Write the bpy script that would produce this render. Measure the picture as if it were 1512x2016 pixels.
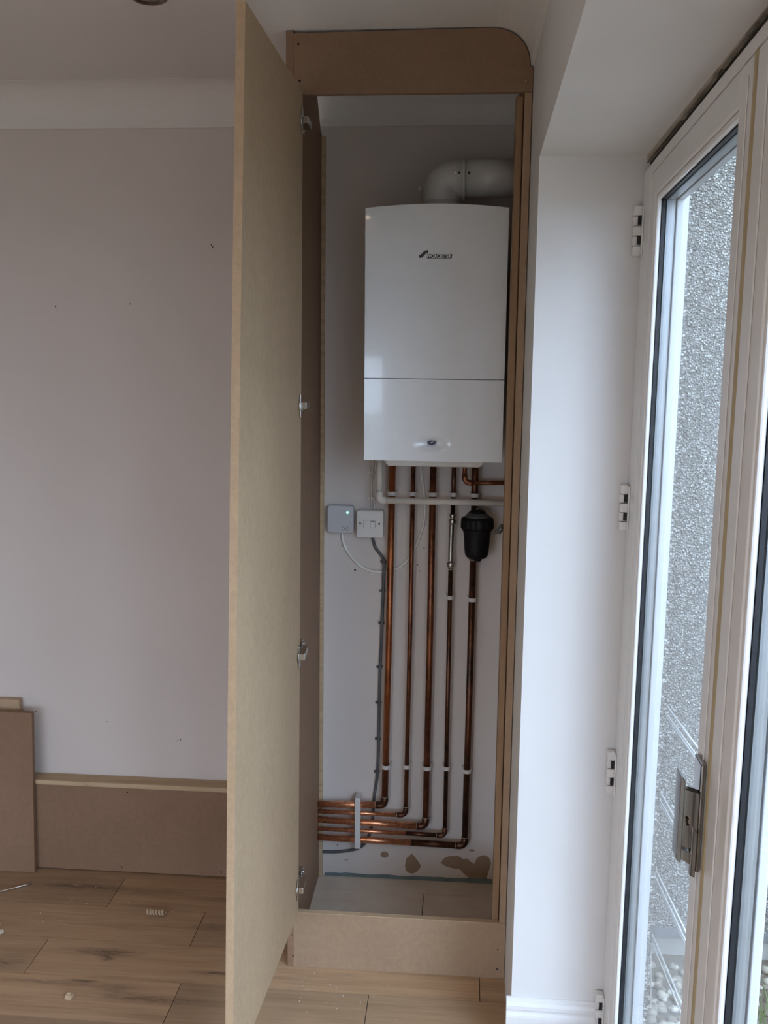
import bpy, bmesh, math, random
from mathutils import Vector, Matrix
random.seed(7)
SC = bpy.context.scene
COL = SC.collection
for o in list(bpy.data.objects): bpy.data.objects.remove(o)

# ------------------------------------------------------------------ camera
def make_camera():
    yaw, pitch, roll, f = -.0794, -.16, .0096, 1900.0
    fwd = Vector((math.sin(yaw)*math.cos(pitch), math.cos(yaw)*math.cos(pitch), math.sin(pitch)))
    right = Vector((math.cos(yaw), -math.sin(yaw), 0)); up = right.cross(fwd)
    c, s = math.cos(roll), math.sin(roll)
    r2 = c*right + s*up; u2 = -s*right + c*up
    cam = bpy.data.cameras.new('camera'); o = bpy.data.objects.new('camera', cam); COL.objects.link(o)
    m = Matrix.Identity(4)
    for i in range(3):
        m[i][0] = r2[i]; m[i][1] = u2[i]; m[i][2] = -fwd[i]
    m[0][3], m[1][3], m[2][3] = 0, 0, 1.8004
    o.matrix_world = m
    cam.sensor_fit = 'VERTICAL'; cam.sensor_height = 24.0; cam.lens = f/2016*24.0
    cam.clip_start = .02
    SC.camera = o
make_camera()

# ------------------------------------------------------------------ sky, exposure
SC.view_settings.view_transform = 'Standard'; SC.view_settings.look = 'None'
SC.view_settings.gamma = 1; SC.view_settings.use_curve_mapping = False
SC.view_settings.exposure = 1.80
SKY = 2.6
W = bpy.data.worlds.new('overcast_sky'); SC.world = W; W.use_nodes = True
wn = W.node_tree; wn.nodes.clear()
wo = wn.nodes.new('ShaderNodeOutputWorld'); wb = wn.nodes.new('ShaderNodeBackground')
tc = wn.nodes.new('ShaderNodeTexCoord'); sp = wn.nodes.new('ShaderNodeSeparateXYZ'); cr = wn.nodes.new('ShaderNodeValToRGB')
wn.links.new(tc.outputs['Generated'], sp.inputs[0]); wn.links.new(sp.outputs['Z'], cr.inputs[0])
cr.color_ramp.elements[0].position = 0.0; cr.color_ramp.elements[0].color = (.62, .75, .96, 1)
cr.color_ramp.elements[1].position = .75; cr.color_ramp.elements[1].color = (.72, .90, 1.16, 1)
wn.links.new(cr.outputs[0], wb.inputs[0]); wb.inputs[1].default_value = SKY
wn.links.new(wb.outputs[0], wo.inputs[0])

# warm fill lamps added at ceiling height, unseen behind the camera
LAMP = 1.5
for lx, ly, lp in ((-.745, -.2, 1.5), (-.745, -1.6, 1.5), (-2.3, .4, .5), (-2.3, -1.6, 1.0)):
    L = bpy.data.lights.new('warm_fill_lamp', 'AREA'); L.shape = 'DISK'; L.size = .07; L.energy = LAMP*lp; L.color = (1.0, .76, .56); L.spread = math.radians(165)
    o = bpy.data.objects.new('warm_fill_lamp', L); COL.objects.link(o); o.location = (lx, ly, 2.60)

# ------------------------------------------------------------------ materials
def lin(c):
    return tuple((x/255/12.92 if x/255 <= .04045 else ((x/255+.055)/1.055)**2.4) for x in c)
class NT:
    def __init__(s, name):
        s.m = bpy.data.materials.new(name); s.m.use_nodes = True; s.t = s.m.node_tree
        s.b = s.t.nodes['Principled BSDF']
    def n(s, typ, **k):
        x = s.t.nodes.new(typ)
        for a, v in k.items():
            if a.startswith('i_'):
                key = a[2:].replace('_', ' ')
                x.inputs[key].default_value = v
            else: setattr(x, a, v)
        return x
    def l(s, a, b): s.t.links.new(a, b)
    def pos(s): return s.n('ShaderNodeNewGeometry').outputs['Position']
    def mapped(s, src, scale=(1,1,1), loc=(0,0,0)):
        mp = s.n('ShaderNodeMapping'); mp.inputs['Scale'].default_value = scale; mp.inputs['Location'].default_value = loc
        s.l(src, mp.inputs[0]); return mp.outputs[0]
    def noise(s, src, scale, detail=4, rough=.5):
        x = s.n('ShaderNodeTexNoise'); x.inputs['Scale'].default_value = scale; x.inputs['Detail'].default_value = detail
        x.inputs['Roughness'].default_value = rough
        s.l(src, x.inputs['Vector']); return x.outputs['Fac']
    def ramp(s, fac, stops):
        r = s.n('ShaderNodeValToRGB'); e = r.color_ramp.elements
        while len(e) < len(stops): e.new(.5)
        for i, (p, c) in enumerate(stops): e[i].position = p; e[i].color = (*c, 1)
        s.l(fac, r.inputs[0]); return r.outputs[0]
    def mix(s, fac, a, b, mode='MIX'):
        x = s.n('ShaderNodeMix', data_type='RGBA', blend_type=mode)
        if isinstance(fac, float): x.inputs[0].default_value = fac
        else: s.l(fac, x.inputs[0])
        for i, v in ((6, a), (7, b)):
            if isinstance(v, tuple): x.inputs[i].default_value = (*v, 1)
            else: s.l(v, x.inputs[i])
        return x.outputs[2]
    def math(s, op, a, b=None, c=None):
        x = s.n('ShaderNodeMath', operation=op)
        for i, v in enumerate((a, b, c)):
            if v is None: continue
            if isinstance(v, (int, float)): x.inputs[i].default_value = v
            else: s.l(v, x.inputs[i])
        return x.outputs[0]
    def bump(s, h, strength=.2, dist=.001):
        b = s.n('ShaderNodeBump'); b.inputs['Strength'].default_value = strength; b.inputs['Distance'].default_value = dist
        s.l(h, b.inputs['Height']); s.l(b.outputs[0], s.b.inputs['Normal'])
    def col(s, c):
        if isinstance(c, tuple): s.b.inputs['Base Color'].default_value = (*c, 1)
        else: s.l(c, s.b.inputs['Base Color'])
    def set(s, rough=.5, metal=0., spec=None, coat=None):
        s.b.inputs['Roughness'].default_value = rough; s.b.inputs['Metallic'].default_value = metal
        if spec is not None: s.b.inputs['Specular IOR Level'].default_value = spec
        if coat is not None: s.b.inputs['Coat Weight'].default_value = coat; s.b.inputs['Coat Roughness'].default_value = .04

def flat(name, c, rough=.5, metal=0., var=.06, scale=25, bump=0., spec=None, coat=None):
    t = NT(name); p = t.pos(); nz = t.noise(p, scale)
    a = tuple(x*(1-var) for x in c); b = tuple(min(1, x*(1+var)) for x in c)
    t.col(t.ramp(nz, [(.3, a), (.7, b)])); t.set(rough, metal, spec, coat)
    if bump: t.bump(t.noise(p, scale*8), bump, .001)
    return t.m
def paint(name, c, rough=.65):
    t = NT(name); p = t.pos(); n1 = t.noise(p, 2.2, 5); n2 = t.noise(p, 160, 3)
    a = tuple(x*.96 for x in c)
    t.col(t.ramp(n1, [(.35, a), (.65, c)])); t.set(rough, spec=.35); t.bump(n2, .10, .0006)
    return t.m
def mdf(name, c, c2):
    t = NT(name); p = t.pos()
    n1 = t.noise(t.mapped(p, (1, 1, .6)), 5, 6, .6); n2 = t.noise(p, 380, 2, .7)
    n3 = t.noise(t.mapped(p, (1, 1, .8), (3, 1, 7)), 60, 4, .7)
    base = t.ramp(n1, [(.3, c2), (.72, c)])
    base = t.mix(.22, base, t.ramp(n2, [(.35, tuple(x*.62 for x in c)), (.7, tuple(min(1, x*1.25) for x in c))]))
    base = t.mix(.18, base, t.ramp(n3, [(.4, tuple(x*.7 for x in c)), (.65, tuple(min(1, x*1.2) for x in c))]))
    t.col(base); t.set(.62, spec=.3); t.bump(n2, .12, .0004)
    return t.m
def timber(name, c, c2, axis=2):
    t = NT(name); p = t.pos(); sc = [60, 60, 60]; sc[axis] = 2.2
    g = t.noise(t.mapped(p, tuple(sc)), 1.0, 6, .62); k = t.noise(t.mapped(p, (9, 9, 3)), 1.0, 3)
    base = t.ramp(g, [(.28, c2), (.62, c)])
    t.col(t.mix(t.ramp(k, [(.66, (0, 0, 0)), (.78, (.7, .7, .7))]), base, tuple(x*.45 for x in c2))); t.set(.6, spec=.3)
    t.bump(g, .15, .0005); return t.m
def copper(name, tone, dark, amount, rough=.3):
    t = NT(name); p = t.pos()
    n1 = t.noise(t.mapped(p, (3, 3, 1.6)), 5, 6, .65); n2 = t.noise(p, 55, 4, .7)
    m = t.math('ADD', t.math('MULTIPLY', n1, .75), t.math('MULTIPLY', n2, .25))
    t.col(t.ramp(m, [(max(.02, amount-.14), dark), (amount+.1, tone)]))
    t.set(rough, 1.0)
    r = t.math('MULTIPLY_ADD', n2, .25, rough-.1); t.l(r, t.b.inputs['Roughness'])
    t.b.inputs['Metallic'].default_value = .88
    return t.m
M = {}
M['wall'] = paint('wall_paint', (.72, .665, .635))
M['white_paint'] = paint('white_reveal_paint', (.76, .755, .755), .55)
M['ceil'] = paint('ceiling_paint', (.80, .785, .775))
M['gloss_white'] = flat('white_gloss_wood', (.80, .80, .81), .3, var=.02)
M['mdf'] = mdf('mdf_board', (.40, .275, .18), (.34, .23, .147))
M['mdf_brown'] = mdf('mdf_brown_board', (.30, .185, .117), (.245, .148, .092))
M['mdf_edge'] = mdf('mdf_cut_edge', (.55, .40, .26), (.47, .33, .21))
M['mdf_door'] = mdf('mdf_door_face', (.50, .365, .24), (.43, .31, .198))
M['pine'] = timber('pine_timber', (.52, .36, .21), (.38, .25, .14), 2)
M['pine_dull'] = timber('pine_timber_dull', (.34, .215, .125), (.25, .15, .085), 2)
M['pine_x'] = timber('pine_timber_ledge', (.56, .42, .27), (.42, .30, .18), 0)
M['upvc'] = flat('white_upvc', (.78, .775, .77), .28, var=.015)
M['upvc_out'] = flat('white_upvc_outside', (.80, .82, .85), .3, var=.01)
M['seal'] = flat('yellowed_seal', (.50, .41, .25), .6)
M['gasket'] = flat('black_rubber_gasket', (.012, .014, .02), .5)
M['spacer'] = flat('grey_spacer_bar', (.33, .35, .37), .35, .5)
M['foam'] = flat('dark_gap_filler', (.045, .04, .035), .95, var=.5, scale=60, bump=.5)
M['rough_plaster'] = flat('rough_plaster', (.47, .43, .37), .9, var=.18, scale=30, bump=.5)
M['boiler'] = flat('boiler_white_enamel', (.76, .785, .81), .16, var=.01, coat=.5)
M['boiler_grey'] = flat('boiler_frosted_plastic', (.62, .60, .57), .35, var=.05)
M['dark'] = flat('dark_gap', (.02, .02, .022), .8)
M['flue'] = flat('flue_white_plastic', (.66, .655, .64), .3, var=.02)
M['pvc'] = flat('white_overflow_plastic', (.74, .71, .66), .4, var=.04)
M['clip'] = flat('white_clip_plastic', (.72, .70, .68), .5, var=.04)
M['plate'] = flat('switch_white_plastic', (.74, .74, .73), .3, var=.01)
M['ctl'] = flat('control_grey_plastic', (.56, .57, .60), .4, var=.02)
M['ink'] = flat('dark_ink', (.05, .055, .08), .5)
M['logo_dark'] = flat('logo_dark', (.035, .025, .03), .4)
M['logo_light'] = flat('logo_silver', (.92, .92, .93), .4)
M['navy'] = flat('navy_badge', (.012, .018, .085), .25, coat=.4)
M['cable_grey'] = flat('grey_cable_sheath', (.10, .105, .115), .5)
M['cable_white'] = flat('white_cable_sheath', (.84, .83, .80), .4)
M['black'] = flat('filter_black_plastic', (.008, .008, .009), .5, var=.2, spec=.2)
M['brass'] = flat('worn_brass', (.45, .36, .24), .35, .9, var=.2, scale=80)
M['chrome'] = flat('polished_chrome', (.30, .295, .29), .10, 1., var=.03)
M['nickel'] = flat('dull_nickel_fitting', (.52, .49, .45), .3, 1., var=.12)
M['steel'] = flat('hinge_steel', (.60, .58, .55), .22, 1., var=.05)
M['solder'] = flat('solder_ring', (.62, .58, .52), .3, 1., var=.15)
M['screw'] = flat('dark_screw', (.03, .028, .026), .5, .6)
M['patch'] = flat('bare_plaster', (.33, .235, .165), .85, var=.06, scale=40)
M['gapstrip'] = flat('blue_grey_membrane', (.16, .215, .225), .7, var=.15)
M['bronze'] = flat('brown_downlight_rim', (.16, .12, .10), .3, .7)
M['lens'] = flat('frosted_lens', (.55, .53, .50), .3)
M['peg'] = flat('lilac_plastic', (.30, .31, .75), .5)
M['wire'] = flat('white_coated_wire', (.95, .96, .97), .3)
M['shaving'] = flat('wood_shaving', (.50, .37, .24), .7, var=.15, scale=90)
M['crumb'] = flat('pale_crumb', (.72, .66, .56), .8)
M['drip'] = flat('grey_bellcast_strip', (.17, .17, .175), .7, var=.15)
M['render'] = flat('smooth_cement_render', (.42, .41, .38), .9, var=.12, scale=6, bump=.3)
M['grass'] = flat('grass_blade', (.16, .26, .06), .7, var=.3)
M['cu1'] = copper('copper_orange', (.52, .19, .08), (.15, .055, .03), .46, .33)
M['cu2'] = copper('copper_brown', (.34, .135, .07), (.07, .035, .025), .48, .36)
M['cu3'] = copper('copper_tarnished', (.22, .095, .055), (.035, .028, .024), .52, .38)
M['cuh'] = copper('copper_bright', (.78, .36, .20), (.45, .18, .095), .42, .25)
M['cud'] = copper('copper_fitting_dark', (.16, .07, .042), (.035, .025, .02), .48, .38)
# led
t = NT('green_light'); t.b.inputs['Emission Color'].default_value = (.12, 1, .62, 1); t.b.inputs['Emission Strength'].default_value = 2.2
t.col((.1, .6, .4)); M['led'] = t.m
# glass
def glass():
    t = NT('window_glass'); tr = t.n('ShaderNodeBsdfTransparent'); gl = t.n('ShaderNodeBsdfGlossy'); mx = t.n('ShaderNodeMixShader'); lw = t.n('ShaderNodeLayerWeight')
    tr.inputs[0].default_value = (.975, .985, .985, 1); gl.inputs['Roughness'].default_value = .01; lw.inputs[0].default_value = .5
    fr = t.math('MULTIPLY_ADD', t.math('POWER', lw.outputs['Facing'], 5.0), .45, .022)
    t.l(fr, mx.inputs[0]); t.l(tr.outputs[0], mx.inputs[1]); t.l(gl.outputs[0], mx.inputs[2])
    t.l(mx.outputs[0], t.t.nodes['Material Output'].inputs[0]); return t.m
M['glass'] = glass()
def dash():
    t = NT('pebble_dash'); p = t.pos()
    def vor(sc, feat='F1'):
        v = t.n('ShaderNodeTexVoronoi', feature=feat); v.inputs['Scale'].default_value = sc; t.l(p, v.inputs['Vector']); return v
    v = vor(150); v2 = vor(260)
    h = t.math('SUBTRACT', 1.0, t.math('MULTIPLY', v.outputs['Distance'], 1.5))
    h2 = t.math('SUBTRACT', 1.0, t.math('MULTIPLY', v2.outputs['Distance'], 1.5))
    stone = t.ramp(t.n('ShaderNodeSeparateColor').outputs[0], [(0, (.3, .3, .3)), (1, (.8, .8, .8))])
    sep = t.n('ShaderNodeSeparateColor'); t.l(v.outputs['Color'], sep.inputs[0])
    stone = t.ramp(sep.outputs[0], [(0, (.25, .24, .20)), (.55, (.50, .48, .44)), (.8, (.78, .77, .74)), (1, (.95, .95, .93))])
    t.col(t.mix(t.ramp(v.outputs['Distance'], [(.28, (0, 0, 0)), (.62, (1, 1, 1))]), stone, (.20, .19, .17)))
    t.set(.55); t.bump(t.math('ADD', h, t.math('MULTIPLY', h2, .4)), 1.0, .006); return t.m
M['dash'] = dash()
def pebmat():
    t = NT('garden_pebbles'); oi = t.n('ShaderNodeNewGeometry'); 
    c = t.ramp(oi.outputs['Random Per Island'], [(0, (.22, .19, .15)), (.5, (.42, .38, .31)), (1, (.62, .58, .50))])
    t.col(c); t.set(.7); return t.m
M['pebble'] = pebmat()
M['soil'] = flat('gravel_soil', (.16, .135, .10), .95, var=.4, scale=30, bump=.6)
# oak floor: per-plank tone attribute, long grain, dark knots
KN = [(-1.04,2.612,.10,.018,.9),(-1.03,2.585,.02,.012,.9),(-.84,2.414,.16,.016,.8),(-.688,2.545,.07,.007,1.0),(-1.059,2.4747,.05,.006,.9),(-.755,2.773,.06,.02,.6),
      (-1.044,2.95,.16,.02,.45),(-1.278,2.965,.14,.018,.8),(-1.325,2.535,.05,.02,.6),(-.95,2.45,.05,.02,.5),(-.76,2.93,.10,.012,.6),(-1.18,2.46,.2,.01,.5),(.05,2.5,.10,.008,.3),(-.3,2.57,.07,.006,.3)]
def oak():
    t = NT('oak_floorboards'); p = t.pos()
    at = t.n('ShaderNodeAttribute', attribute_name='tone'); sep = t.n('ShaderNodeSeparateColor'); t.l(at.outputs['Color'], sep.inputs[0])
    comb = t.n('ShaderNodeCombineXYZ'); t.l(t.math('MULTIPLY', sep.outputs[1], 40), comb.inputs[0]); t.l(t.math('MULTIPLY', sep.outputs[1], 17), comb.inputs[1])
    add = t.n('ShaderNodeVectorMath', operation='ADD'); t.l(p, add.inputs[0]); t.l(comb.outputs[0], add.inputs[1]); q = add.outputs[0]
    wob = t.noise(t.mapped(q, (1.3, 5, 1)), 1.0, 3)
    g = t.noise(t.mapped(q, (1.6, 26, 1)), 1.2, 7, .62); g2 = t.noise(t.mapped(q, (5, 130, 1)), 1.0, 4, .6)
    base = t.ramp(g, [(.28, (.27, .185, .115)), (.5, (.43, .30, .195)), (.72, (.56, .41, .275))])
    base = t.mix(.35, base, t.ramp(g2, [(.35, (.31, .215, .14)), (.65, (.56, .41, .28))]))
    base = t.mix(t.ramp(wob, [(.35, (0, 0, 0)), (.75, (.55, .55, .55))]), base, (.54, .36, .22))
    base = t.mix(1.0, base, t.ramp(sep.outputs[0], [(0, (.72, .71, .70)), (1, (1.15, 1.08, 1.0))]), 'MULTIPLY')
    s2 = t.n('ShaderNodeSeparateXYZ'); t.l(p, s2.inputs[0]); acc = None
    inside = t.math('MULTIPLY', t.math('GREATER_THAN', s2.outputs[1], 2.61), t.math('GREATER_THAN', s2.outputs[0], -.47))
    dustn = t.ramp(t.noise(p, 9, 5, .65), [(.3, (.6, .6, .6)), (.7, (.9, .9, .9))])
    base = t.mix(t.math('MULTIPLY', inside, dustn), base, (.74, .66, .57))
    for (x, y, a, b, w) in KN:
        dx = t.math('DIVIDE', t.math('SUBTRACT', s2.outputs[0], x), a); dy = t.math('DIVIDE', t.math('SUBTRACT', s2.outputs[1], y), b)
        r = t.math('ADD', t.math('MULTIPLY', dx, dx), t.math('MULTIPLY', dy, dy))
        v = t.math('MULTIPLY', t.math('POWER', 2.718, t.math('MULTIPLY', r, -1.)), w)
        acc = v if acc is None else t.math('ADD', acc, v)
    kn = t.noise(t.mapped(p, (14, 60, 1)), 1.6, 5, .7)
    acc = t.math('MULTIPLY', acc, t.math('MULTIPLY_ADD', kn, 3.2, -.9))
    cl = t.n('ShaderNodeClamp'); t.l(acc, cl.inputs[0]); cl.inputs['Max'].default_value = .85
    t.col(t.mix(cl.outputs[0], base, (.07, .05, .038))); t.set(.42, spec=.4); t.bump(g2, .12, .0005); return t.m
M['oak'] = oak()

# ------------------------------------------------------------------ mesh helpers
class MB:
    def __init__(s, xf=None): s.bm = bmesh.new(); s.xf = xf
    def hexa(s, v8):
        v = [s.bm.verts.new(p) for p in v8]
        for f in ((0,3,2,1),(4,5,6,7),(0,1,5,4),(1,2,6,5),(2,3,7,6),(3,0,4,7)): s.bm.faces.new([v[i] for i in f])
        return s
    def box(s, x0, x1, y0, y1, z0, z1):
        return s.hexa([(x0,y0,z0),(x1,y0,z0),(x1,y1,z0),(x0,y1,z0),(x0,y0,z1),(x1,y0,z1),(x1,y1,z1),(x0,y1,z1)])
    def prism(s, pts, vec):
        n = len(pts); vec = Vector(vec)
        a = [s.bm.verts.new(Vector(p)) for p in pts]; b = [s.bm.verts.new(Vector(p)+vec) for p in pts]
        s.bm.faces.new(a[::-1]); s.bm.faces.new(b)
        for i in range(n): s.bm.faces.new([a[i], a[(i+1) % n], b[(i+1) % n], b[i]])
        return s
    def tube(s, pts, r, seg=14, closed=False):
        P = [Vector(p) for p in pts]; rings = []; up = None
        R = r if isinstance(r, (list, tuple)) else [r]*len(P)
        for i, p in enumerate(P):
            if closed: d = (P[(i+1) % len(P)]-P[i-1]).normalized()
            else: d = (P[min(i+1, len(P)-1)]-P[max(i-1, 0)]).normalized()
            if up is None: up = Vector((0, 0, 1)) if abs(d.z) < .9 else Vector((1, 0, 0))
            u = d.cross(up).normalized(); up = u.cross(d).normalized(); w = up
            rings.append([s.bm.verts.new(p+R[i]*(math.cos(2*math.pi*k/seg)*u+math.sin(2*math.pi*k/seg)*w)) for k in range(seg)])
        m = len(rings)
        for i in range(m if closed else m-1):
            A, B = rings[i], rings[(i+1) % m]
            for k in range(seg):
                f = s.bm.faces.new([A[k], A[(k+1) % seg], B[(k+1) % seg], B[k]]); f.smooth = True
        if not closed: s.bm.faces.new(rings[0][::-1]); s.bm.faces.new(rings[-1])
        return s
    def lathe(s, prof, o=(0,0,0), ax='z', seg=32, flute=0, fl=(0, 0)):
        o = Vector(o); rings = []
        for j, (r, h) in enumerate(prof):
            ring = []
            for k in range(seg):
                a = 2*math.pi*k/seg; rr = r
                if flute and fl[0] <= j <= fl[1]: rr = r*(1-.05*(math.cos(flute*a) > .55))
                c, d = rr*math.cos(a), rr*math.sin(a)
                v = {'z': (c, d, h), 'x': (h, c, d), 'y': (d, h, c)}[ax]
                ring.append(s.bm.verts.new(o+Vector(v)))
            rings.append(ring)
        for A, B in zip(rings, rings[1:]):
            for k in range(seg):
                f = s.bm.faces.new([A[k], A[(k+1) % seg], B[(k+1) % seg], B[k]]); f.smooth = True
        s.bm.faces.new(rings[0][::-1]); s.bm.faces.new(rings[-1]); return s
    def ball(s, c, r, sub=1, sc=(1,1,1), rot=None):
        m = Matrix.Translation(c) @ (rot or Matrix.Identity(4)) @ Matrix.Diagonal((r*sc[0], r*sc[1], r*sc[2], 1))
        g = bmesh.ops.create_icosphere(s.bm, subdivisions=sub, radius=1, matrix=m)
        return s
    def build(s, name, mat, parent=None, bevel=0., smooth=False, origin=None):
        bm = s.bm
        if s.xf:
            for v in bm.verts: v.co = s.xf(v.co)
        bmesh.ops.recalc_face_normals(bm, faces=bm.faces)
        if bevel:
            eds = [e for e in bm.edges if len(e.link_faces) == 2 and e.calc_face_angle(0) > .6]
            bmesh.ops.bevel(bm, geom=eds, offset=bevel, segments=2, profile=.5, affect='EDGES', clamp_overlap=True)
        if origin is None:
            if parent is not None: origin = wloc(parent)
            else:
                xs = [v.co for v in bm.verts]
                origin = Vector(((min(v.x for v in xs)+max(v.x for v in xs))/2, (min(v.y for v in xs)+max(v.y for v in xs))/2, min(v.z for v in xs)))
        origin = Vector(origin)
        for v in bm.verts: v.co -= origin
        me = bpy.data.meshes.new(name); bm.to_mesh(me); bm.free()
        if smooth:
            for p in me.polygons: p.use_smooth = True
        me.materials.append(M[mat] if isinstance(mat, str) else mat)
        o = bpy.data.objects.new(name, me); COL.objects.link(o)
        if parent is not None: o.parent = parent; o.location = origin-wloc(parent)
        else: o.location = origin
        return o
def wloc(o):
    v = Vector(o.location)
    while o.parent: o = o.parent; v = v+Vector(o.location)
    return v
def tag(o, label=None, cat=None, group=None, kind=None):
    if label: o['label'] = label
    if cat: o['category'] = cat
    if group: o['group'] = group
    if kind: o['kind'] = kind
    return o
def thing(name, loc, label, cat, group=None):
    o = bpy.data.objects.new(name, None); COL.objects.link(o); o.location = loc; o.empty_display_size = .05
    return tag(o, label, cat, group)
def kids(o): return [c for c in bpy.data.objects if c.parent == o]
def dup(o, loc, label=None, parent=None):
    c = o.copy(); COL.objects.link(c); c.parent = parent; c.location = loc
    if label: c['label'] = label
    for k in kids(o):
        dup(k, k.location.copy(), None, c)
    return c
def struct(o): return tag(o, kind='structure')
def curve(pts, n=8):
    P = [Vector(p) for p in pts]; P = [2*P[0]-P[1]]+P+[2*P[-1]-P[-2]]; out = []
    for i in range(1, len(P)-2):
        for k in range(n):
            u = k/n; a, b, c, d = P[i-1], P[i], P[i+1], P[i+2]
            out.append(.5*((2*b)+(-a+c)*u+(2*a-5*b+4*c-d)*u*u+(-a+3*b-3*c+d)*u**3))
    out.append(P[-2]); return out
def text_mesh(body, size, extrude=.0004, offset=0., space=1.):
    cu = bpy.data.curves.new('text', 'FONT'); cu.body = body; cu.size = size; cu.extrude = extrude; cu.offset = offset
    cu.space_character = space
    o = bpy.data.objects.new('text', cu); COL.objects.link(o); bpy.context.view_layer.update()
    me = bpy.data.meshes.new_from_object(o.evaluated_get(bpy.context.evaluated_depsgraph_get()))
    bpy.data.objects.remove(o); return me

# ------------------------------------------------------------------ layout numbers (metres; back wall at y = D)
D, CF, BF, CZ = 3.119, 2.599, 2.789, 2.62
YR = 2.29; RA = .014; DEP = .2324; RZ = 2.2467; SEND = 3.32; OUT = .335
RO = Vector((.1609, YR, 0)); RE = Vector((-math.sin(RA), -math.cos(RA), 0)); RN = Vector((math.cos(RA), -math.sin(RA), 0))
def RW(v):   # right wall frame: v = (s along the wall towards the room, n outwards, z)
    return RO + RE*v[0] + RN*v[1] + Vector((0, 0, v[2]))
def tilt(s): return .024*s

# ------------------------------------------------------------------ shell
XL, YB = -3.6, -3.0
b = MB(); tones = []
rows = [(3.30, 3.03)]; y = 3.03
while y > YB: rows.append((y, y-.1795)); y -= .1795
fixed = {1: [-1.131], 2: [-.80], 3: [-1.247], 4: [-.775, -.2286], 0: [-.62]}
for ri, (y1, y0) in enumerate(rows):
    xs = sorted(fixed.get(ri, [-1.9+random.random()*1.5]))
    while xs[0] > XL: xs.insert(0, xs[0]-(1.1+random.random()*.8))
    while xs[-1] < .9: xs.append(xs[-1]+1.0+random.random()*.8)
    for a, c in zip(xs, xs[1:]):
        a2, c2 = max(a, XL), min(c, .33)
        if c2-a2 < .03: continue
        n0 = len(b.bm.faces); g = .0011
        b.box(a2+g, c2-g, y0+g, y1-g, -.014, 0)
        b.bm.faces.ensure_lookup_table(); g = .0007; tn = (random.random(), random.random(), random.random(), 1)
        tones += [tn]*(len(b.bm.faces)-n0)
lay = b.bm.loops.layers.float_color.new('tone')
for f, tn in zip(b.bm.faces, tones):
    for l in f.loops: l[lay] = tn
bmesh.ops.recalc_face_normals(b.bm, faces=b.bm.faces)
me = bpy.data.meshes.new('floor'); b.bm.to_mesh(me); b.bm.free(); me.materials.append(M['oak'])
me.materials.append(M['dark'])
fl = bpy.data.objects.new('floor', me); COL.objects.link(fl); struct(fl)
struct(MB().box(XL-.2, .40, YB-.2, D+.25, -.10, -.0142).build('trim_1', 'dark'))
struct(MB().box(XL-.2, .50, YB-.2, D+.25, CZ, CZ+.12).build('ceiling', 'ceil'))
wb_ = struct(MB().box(XL, .16, D, D+.25, 0, CZ).build('wall_back', 'wall'))
struct(MB().box(XL-.2, XL, YB, D+.25, 0, CZ).build('wall_left', 'wall'))
# wall behind the camera with an unseen window added for fill light
b = MB(); wx0, wx1, wz0, wz1 = -3.2, -.9, .10, 1.85
b.box(XL, wx0, YB-.2, YB, 0, CZ); b.box(wx1, .4, YB-.2, YB, 0, CZ); b.box(wx0, wx1, YB-.2, YB, 0, wz0); b.box(wx0, wx1, YB-.2, YB, wz1, CZ)
struct(b.build('wall_front', 'wall'))
b = MB(); xm = (wx0+wx1)/2
for x0, x1, z0, z1 in ((wx0, wx0+.06, wz0, wz1), (wx1-.06, wx1, wz0, wz1), (wx0+.06, wx1-.06, wz0, wz0+.06), (wx0+.06, wx1-.06, wz1-.06, wz1), (xm-.03, xm+.03, wz0+.06, wz1-.06)):
    b.box(x0, x1, YB-.13, YB-.07, z0, z1)
wf = struct(b.build('fill_window_1', 'upvc', bevel=.004))
MB().box(wx0+.05, wx1-.05, YB-.104, YB-.1, wz0+.05, wz1-.05).build('glass_pane', 'glass', wf)
# right wall: pier, header above the doors, far end
b = MB(RW)
b.hexa([(-1.08,-.0045,0),(-.33,-.0045,0),(-.33,OUT,0),(-1.08,OUT,0),(-1.08,-.0045,CZ),(-.33,-.0045,CZ),(-.33,OUT,CZ),(-1.08,OUT,CZ)])
b.hexa([(-.33,-.0045,0),(0,0,0),(0,OUT,0),(-.33,OUT,0),(-.33,-.0045,CZ),(0,0,CZ),(0,OUT,CZ),(-.33,OUT,CZ)])
b.hexa([(0,0,RZ),(SEND,0,RZ+.03),(SEND,OUT,RZ+.03),(0,OUT,RZ),(0,0,CZ),(SEND,0,CZ),(SEND,OUT,CZ),(0,OUT,CZ)])
b.box(SEND, SEND+2.3, 0, OUT, 0, CZ)
wr = struct(b.build('wall_right', 'white_paint'))
# pebble dash on the outside of the house and the neighbouring wall
b = MB(RW); b.box(-1.08, .0, OUT, OUT+.012, -.29, CZ+.2); b.box(-1.08, SEND+2, OUT-.1, OUT-.001, -.29, 0)
struct(b.build('trim_2', 'dash'))
# covings: concave quarter profile
def coving(pts3, name):
    o = MB(); return o
def cove_profile(w, h, n=10):
    out = [(0, -h), (.010, -h), (.012, -h+.004)]
    for k in range(n+1):
        a = math.pi/2*k/n; out.append((.012+(w-.012)*(1-math.cos(a)), -h+.004+(h-.005)*math.sin(a)))
    out += [(w, 0), (0, 0)]
    return out
b = MB(); b.prism([(XL, D-x, CZ+z) for x, z in cove_profile(.105, .12)], (XL*-1+.165, 0, 0)); struct(b.build('trim_3', 'ceil'))
b = MB(RW); b.prism([(-.80, -x, CZ+z) for x, z in cove_profile(.098, .093)], (SEND+2.9, 0, 0)); struct(b.build('trim_4', 'ceil'))
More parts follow.
